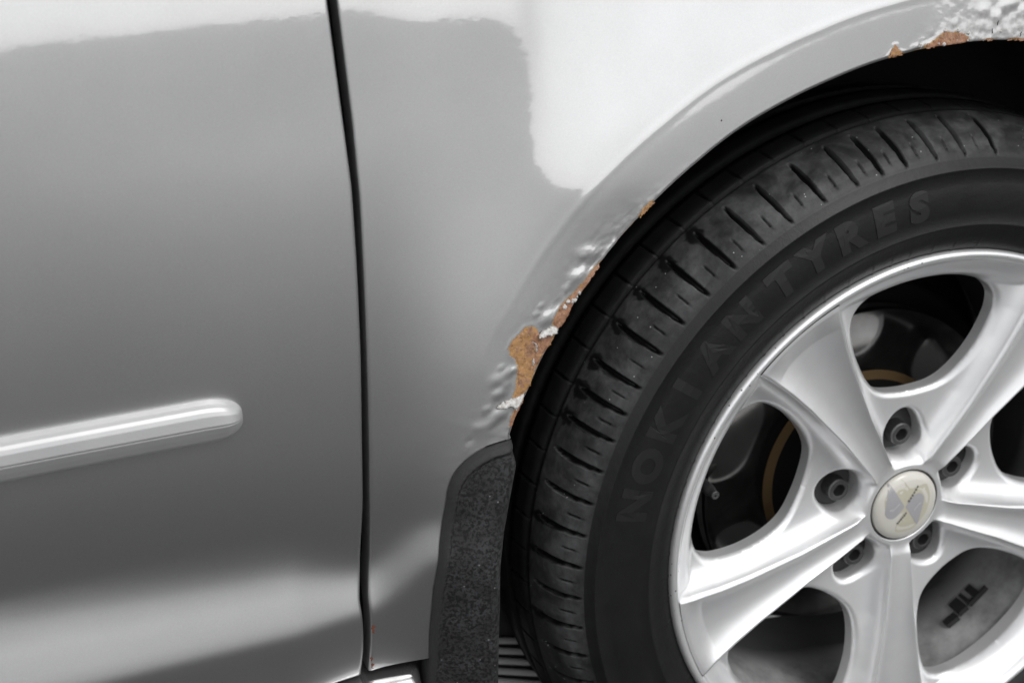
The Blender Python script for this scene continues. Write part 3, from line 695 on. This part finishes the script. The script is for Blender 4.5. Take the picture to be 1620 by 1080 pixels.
bpy.data.objects[letters('NOKIAN', 163.6, 6.75, .2515, .0285, .00018).name].data.materials[0] = simple('raised_rubber_shaded', (.0088, .009, .0094), .5)  # darker, flatter letters: the weaker light on this word put into colour and relief
# ---- rim: lip, barrel, hub face
rp = [(.2098, .0042), (.2110, .0020), (.2125, .0004), (.2142, -.0008), (.2160, -.0008), (.2175, .0002), (.2184, .0024), (.2184, .0060), (.2165, .0100), (.2120, .0135), (.208, .020), (.2040, .030), (.2010, .042), (.1975, .057), (.1945, .077), (.1925, .100), (.192, .170), (.2, .190), (.2120, .193)]
rv, rf = revolve(rp, 360)
rim = link('rim', mesh_np('rim', rv, rf), alloy_material('rim_alloy', .88, .40, .66, True), wheel)
bp_ = [(.2030, .030), (.2000, .040), (.1965, .055), (.1935, .075), (.1915, .098), (.191, .168)]
bv, bf = revolve(bp_, 200)
link('barrel', mesh_np('barrel', bv, bf), barrel_mat, wheel)
hv, hf = revolve([(.002, .046), (.078, .046), (.0795, .048), (.070, .060), (.060, .075)], 120)
link('hub_face', mesh_np('hub_face', hv, hf), simple('grey_casting', .035, .6, .3, 120, .3, .001), wheel)
# ---- one spoke sector (72 degrees), copied five times
WIN = [(.0945, 0), (.0950, 4), (.0965, 8), (.0995, 13), (.106, 17.3), (.117, 20.2), (.130, 21.8), (.145, 22.6), (.157, 22.6), (.170, 22.2), (.181, 20.8), (.187, 18), (.1908, 14), (.1925, 9), (.1931, 4), (.1932, 0)]
def win_poly(sgn):
    pts = [(r_*math.cos(R_(sgn*(36-d_))), r_*math.sin(R_(sgn*(36-d_)))) for r_, d_ in WIN]
    pts2 = [(r_*math.cos(R_(sgn*(36+d_))), r_*math.sin(R_(sgn*(36+d_)))) for r_, d_ in WIN[::-1]]
    P = np.array(pts+pts2[1:-1]); Q = resample(np.vstack([P, P[:1]]), 160)[:-1]
    for _ in range(4): Q = .25*np.roll(Q, 1, 0)+.5*Q+.25*np.roll(Q, -1, 0)
    return Q
def pocket_poly(sgn):
    a = R_(sgn*36); u = np.array([math.cos(a), math.sin(a)]); v = np.array([-u[1], u[0]])
    t = np.linspace(0, 2*math.pi, 72, endpoint=False)
    rr_ = 1+.06*np.cos(3*t)
    return (.0585*u)[None]+np.outer(.0195*rr_*np.cos(t), u)+np.outer(.0178*rr_*np.sin(t), v)
A_R = [.03, .05, .07, .10, .12, .15, .175, .20, .212]; A_T = [.0085, .0092, .0112, .0138, .0168, .0212, .0262, .0330, .0375]
def spoke_depth(r_, psi):
    t = np.abs(r_*np.sin(psi)); a = np.interp(r_, A_R, A_T)
    yr = .0215*(1-np.clip((r_-.03)/.178, 0, 1)**.7)
    dch = np.interp(r_, [.03, .05, .10, .17, .192, .209], [.0008, .0022, .0052, .0078, .0082, .0004])
    u = np.clip(t/a, 0, 1)
    chan = yr+dch*(1-u**2.4)
    emid = np.maximum(r_*math.tan(R_(36))-a, .006); emid = np.minimum(emid, .05)
    e = np.clip(t-a, 0, None)
    q_ = np.clip(e/emid, 0, 1); wq = smooth((r_-.075)/.07); eb = emid*(q_-q_**3/3)*1.2*(1-wq)+e*wq
    bevel = .0018*(1-np.exp(-e/.0006))
    fl = yr+bevel+.0178*(1-np.exp(-eb/.0072))*(1-.22*np.clip(eb/np.maximum(emid, .01), 0, 1)**2*0)
    y = np.where(t < a, chan, fl)
    kc = 1-smooth((r_-.0345)/.011)
    y = y+(.0212-y)*kc
    ring = np.interp(r_, [.183, .190, .1945, .1970, .2005, .2045, .2080, .2098, .212], [.030, .0225, .0170, .0140, .0110, .0085, .0060, .0042, .0022])
    k = .0018
    hh = np.clip(.5+.5*(ring-y)/k, 0, 1)
    ym = ring+(y-ring)*hh-k*hh*(1-hh)
    return np.where(r_ > .150, ym, y)
def spoke_mesh():
    rs = np.r_[np.linspace(.0315, .09, 64), np.linspace(.091, .19, 104), np.linspace(.1909, .2118, 30)]
    rows = []
    for r_ in rs:
        a = math.asin(min(float(np.interp(r_, A_R, A_T))/r_, .55))
        w_ = np.linspace(0, 1, 56)[:-1]
        rows.append(np.r_[-R_(36)+(R_(36)-a)*w_, np.linspace(-a, a, 41)[:-1], a+(R_(36)-a)*np.r_[w_, 1]])
    PSI = np.array(rows); RR = np.broadcast_to(rs[:, None], PSI.shape)
    Xp = RR*np.cos(PSI); Zp = RR*np.sin(PSI)
    holes = [win_poly(1), win_poly(-1), pocket_poly(1), pocket_poly(-1)]
    sd = np.full(Xp.shape, -1.0)
    for h_ in holes: sd = np.maximum(sd, poly_sd(Xp, Zp, h_))
    nu, nv = Xp.shape
    F = grid_faces(nu, nv); keep = sd.ravel()[F].mean(1) < 0
    F = F[keep]
    # snap the rim of the holes
    cnt = {}
    for q in F.tolist():
        for i in range(4):
            k_ = (min(q[i], q[(i+1) % 4]), max(q[i], q[(i+1) % 4])); cnt[k_] = cnt.get(k_, 0)+1
    be = [k_ for k_, c in cnt.items() if c == 1]
    X1, Z1, S1 = Xp.ravel().copy(), Zp.ravel().copy(), sd.ravel()
    bset = np.array(sorted({i for k_ in be for i in k_ if abs(S1[i]) < .0022}))
    def sdf(x, z):
        s = np.full(x.shape, -1.0)
        for h_ in holes: s = np.maximum(s, poly_sd(x, z, h_))
        return s
    seam = np.abs(np.abs(np.degrees(PSI.ravel()))-36) < 1e-6
    for _ in range(3):
        x, z = X1[bset], Z1[bset]; s0 = sdf(x, z); gx_ = (sdf(x+1e-5, z)-s0)/1e-5; gz_ = (sdf(x, z+1e-5)-s0)/1e-5
        mx_, mz_ = -s0*gx_, -s0*gz_
        sm = seam[bset]; ps = PSI.ravel()[bset]; cx, cz = np.cos(ps), np.sin(ps); dt = mx_*cx+mz_*cz
        mx_ = np.where(sm, dt*cx, mx_); mz_ = np.where(sm, dt*cz, mz_)
        X1[bset] = x+mx_; Z1[bset] = z+mz_
    r1 = np.hypot(X1, Z1); p1 = np.arctan2(Z1, X1)
    Y1 = spoke_depth(r1, p1)
    # rounded rim of the openings
    s1 = sdf(X1, Z1)
    Y1 = Y1+.0035*np.clip(1+s1/.0045, 0, 1)**2.2
    V = np.stack([X1, Y1, Z1], 1).tolist(); Fl = F.tolist()
    # walls of the openings
    bs = set(bset.tolist()); mp = {}; 
    pk = [pocket_poly(1), pocket_poly(-1)]
    pin = np.maximum(np.abs(poly_sd(X1, Z1, pk[0])), 0); pin2 = np.abs(poly_sd(X1, Z1, pk[1])); ispk = np.minimum(pin, pin2) < .001
    def wall(i):
        if i in mp: return mp[i]
        ids = []
        end = .0462 if ispk[i] else max(.034, Y1[i]+.010)
        for f_ in (.0012, .006, 1e9):
            yy = min(Y1[i]+f_, end) if f_ < 1 else end
            # walls lean a little under the face
            V.append([X1[i], yy, Z1[i]]); ids.append(len(V)-1)
        mp[i] = ids; return ids
    for q in F.tolist():
        for i in range(4):
            a, b = q[i], q[(i+1) % 4]
            if cnt[(min(a, b), max(a, b))] == 1 and a in bs and b in bs and not (seam[a] and seam[b]):
                wa, wb = [a]+wall(a), [b]+wall(b)
                for j in range(3): Fl.append([b, a, wa[1], wb[1]] if j == 0 else [wb[j], wa[j], wa[j+1], wb[j+1]])
    # inner wall round the cap
    for j in range(nv-1):
        a, b = j, j+1
        V.append([V[a][0], .030, V[a][2]]); V.append([V[b][0], .030, V[b][2]]); Fl.append([a, b, len(V)-1, len(V)-2])
    Va = np.array(V); used = sorted({i for q in Fl for i in q}); mm = {i: n for n, i in enumerate(used)}
    return mesh_np('spoke', Va[used], [[mm[i] for i in q] for q in Fl])
spm = spoke_mesh()
for k in range(5):
    s_ = link('spoke', spm, alloy if k == 0 else None, wheel); s_.rotation_euler = (0, -R_(124-72*k), 0)
# ---- wheel bolts
def bolt_mesh():
    bm = bmesh.new()
    prof = [(.0094, .046), (.0094, .0352), (.0086, .0340), (.0060, .0340)]
    rings = []
    for r_, y_ in prof: rings.append([bm.verts.new((r_*math.cos(a), y_, r_*math.sin(a))) for a in np.linspace(0, 2*math.pi, 24, endpoint=False)])
    hexr = [bm.verts.new(((.0052+.0004*(k % 4 == 0))*math.cos(a), .0342, .0052*math.sin(a))) for k, a in enumerate(np.linspace(0, 2*math.pi, 24, endpoint=False))]
    hexb = [bm.verts.new((.0048*math.cos(a), .0430, .0048*math.sin(a))) for a in np.linspace(0, 2*math.pi, 24, endpoint=False)]
    rings += [hexr, hexb]
    for A_, B_ in zip(rings[:-1], rings[1:]):
        for i in range(24): bm.faces.new((A_[i], A_[(i+1) % 24], B_[(i+1) % 24], B_[i]))
    bm.faces.new(hexb)
    me = bpy.data.meshes.new('wheel_bolt'); bmesh.ops.recalc_face_normals(bm, faces=bm.faces); bm.to_mesh(me); bm.free()
    return me
bme = bolt_mesh()
for k in range(5):
    a = R_(88+72*k); b = link('wheel_bolt', bme, bolt_mat if k == 0 else None, wheel); b.location = (.0565*math.cos(a), 0, .0565*math.sin(a))
# ---- centre cap and its emblem
cv, cf = revolve([(.0006, .0148), (.010, .0150), (.018, .0157), (.024, .0168), (.0275, .0183), (.0293, .0202), (.0298, .0225), (.0298, .030)], 96)
link('centre_cap', mesh_np('centre_cap', cv, cf), cap_mat, wheel)
rv2, rf2 = revolve([(.0299, .030), (.0300, .0222), (.0306, .0212), (.0312, .0215), (.0314, .030)], 96)
link('cap_ring', mesh_np('cap_ring', rv2, rf2), simple('dark_ring', .05, .4, .5), wheel)
def cap_y(x, z):
    return np.interp(math.hypot(x, z), [0, .010, .018, .024, .0275, .0293], [.0148, .0150, .0157, .0168, .0183, .0202])
def print_shape(name, poly, lift, mat, bm=None):
    P = np.array(poly); P = P-np.array([-.0003, .0008]); P = resample(np.vstack([P, P[:1]]), 48)[:-1]
    for _ in range(1): P = .15*np.roll(P, 1, 0)+.7*P+.15*np.roll(P, -1, 0)
    own = bm is None
    if own: bm = bmesh.new()
    c = P.mean(0)
    n_ = len(P); rings = []
    for f_ in (1.0, .66, .33): rings.append([bm.verts.new((x, cap_y(x, z)-lift, z)) for x, z in (c+(P-c)*f_)])
    cvx = bm.verts.new((c[0], cap_y(*c)-lift, c[1]))
    for A_, B_ in zip(rings[:-1], rings[1:]):
        for i in range(n_): bm.faces.new((A_[i], A_[(i+1) % n_], B_[(i+1) % n_], B_[i]))
    for i in range(n_): bm.faces.new((rings[-1][i], rings[-1][(i+1) % n_], cvx))
    if own: return bm_obj(name, bm, mat, wheel)
print_shape('cap_emblem', CREAM, .00012, cap_olive)
print_shape('cap_emblem', EMB_A, .00024, cap_grey); print_shape('cap_emblem', EMB_B, .00024, cap_grey)
print_shape('cap_emblem', STR_A, .00036, cap_pale); print_shape('cap_emblem', STR_B, .00036, cap_pale)
def glyph_row(poly):
    p = np.array(poly); bm = bmesh.new(); n_ = 6
    for i in range(n_):
        t0, t1 = (i+.12)/n_, (i+.80)/n_
        lo, hi = (.15, .85) if i % 2 else (.05, .95)
        q = lambda t, s: (p[0]+(p[1]-p[0])*t)*(1-s)+(p[3]+(p[2]-p[3])*t)*s
        print_shape('', [q(t0, lo), q(t1, lo), q(t1, hi), q(t0, hi)], .0004, None, bm)
    return bm_obj('cap_lettering', bm, cap_dark, wheel)
glyph_row(TXT_A); glyph_row(TXT_B)
# ---- balance weights stuck in the barrel
def barrel_piece(name, a0, a1, y0, y1, r_, th, mat):
    n_ = 10; V = []
    for a in np.radians(np.linspace(a0, a1, n_)):
        for rr_, yy in ((r_, y0), (r_-th, y0+.001), (r_-th, y1-.001), (r_, y1)): V.append((rr_*math.cos(a), yy, rr_*math.sin(a)))
    V = np.array(V); F = grid_faces(n_, 4).tolist(); F += [[0, 1, 2, 3], [(n_-1)*4+3, (n_-1)*4+2, (n_-1)*4+1, (n_-1)*4]]
    return link(name, mesh_np(name, V, F, False), mat, wheel)
for a0, a1, y0, y1 in ((-61.4, -57.6, .064, .073), (-56.9, -53.9, .066, .083), (-53.2, -52.2, .066, .083), (-50.8, -48.8, .066, .083), (-52.2, -50.8, .066, .0705), (-48.8, -46.6, .066, .070)):
    barrel_piece('balance_weight', a0, a1, y0, y1, .1938, .0042, weight_mat)
# ---- valve stem
bm = bmesh.new(); prevr = None
vp = Vector((.150*math.cos(R_(171)), .062, .150*math.sin(R_(171))))
for y_, r_ in ((.085, .005), (.070, .0048), (.066, .0036), (.0615, .0036), (.061, .0030), (.061, .0008)):
    ring = [bm.verts.new((vp.x+r_*math.cos(a), y_, vp.z+r_*math.sin(a))) for a in np.linspace(0, 2*math.pi, 14, endpoint=False)]
    if prevr:
        for i in range(14): bm.faces.new((prevr[i], prevr[(i+1) % 14], ring[(i+1) % 14], ring[i]))
    prevr = ring
bm_obj('valve_stem', bm, simple('valve_rubber', .06, .35, .3), wheel)
# ---- brake
dv, df = revolve([(.0885, .090), (.1405, .090), (.1412, .0912), (.1412, .096), (.137, .0965), (.137, .105), (.1412, .1055), (.1412, .111), (.09, .112)], 160)
brake = link('brake_disc', mesh_np('brake_disc', dv, df), disc_mat, car); brake.location = (0, 0, W_Z)
ov, of = revolve([(.0886, .0898), (.0876, .0892), (.0830, .0888), (.0815, .087)], 120)
link('disc_hat_edge', mesh_np('disc_hat_edge', ov, of), ochre, brake)
ov, of = revolve([(.0815, .087), (.078, .080), (.077, .062), (.074, .058), (.002, .058)], 100)
link('disc_hat', mesh_np('disc_hat', ov, of), dark_iron, brake)
sv, sf = revolve([(.05, .125), (.150, .122), (.158, .118), (.158, .128), (.150, .134), (.05, .15)], 120)
shield = link('splash_shield', mesh_np('splash_shield', sv, sf), dark_iron, car); shield.location = (0, 0, W_Z)
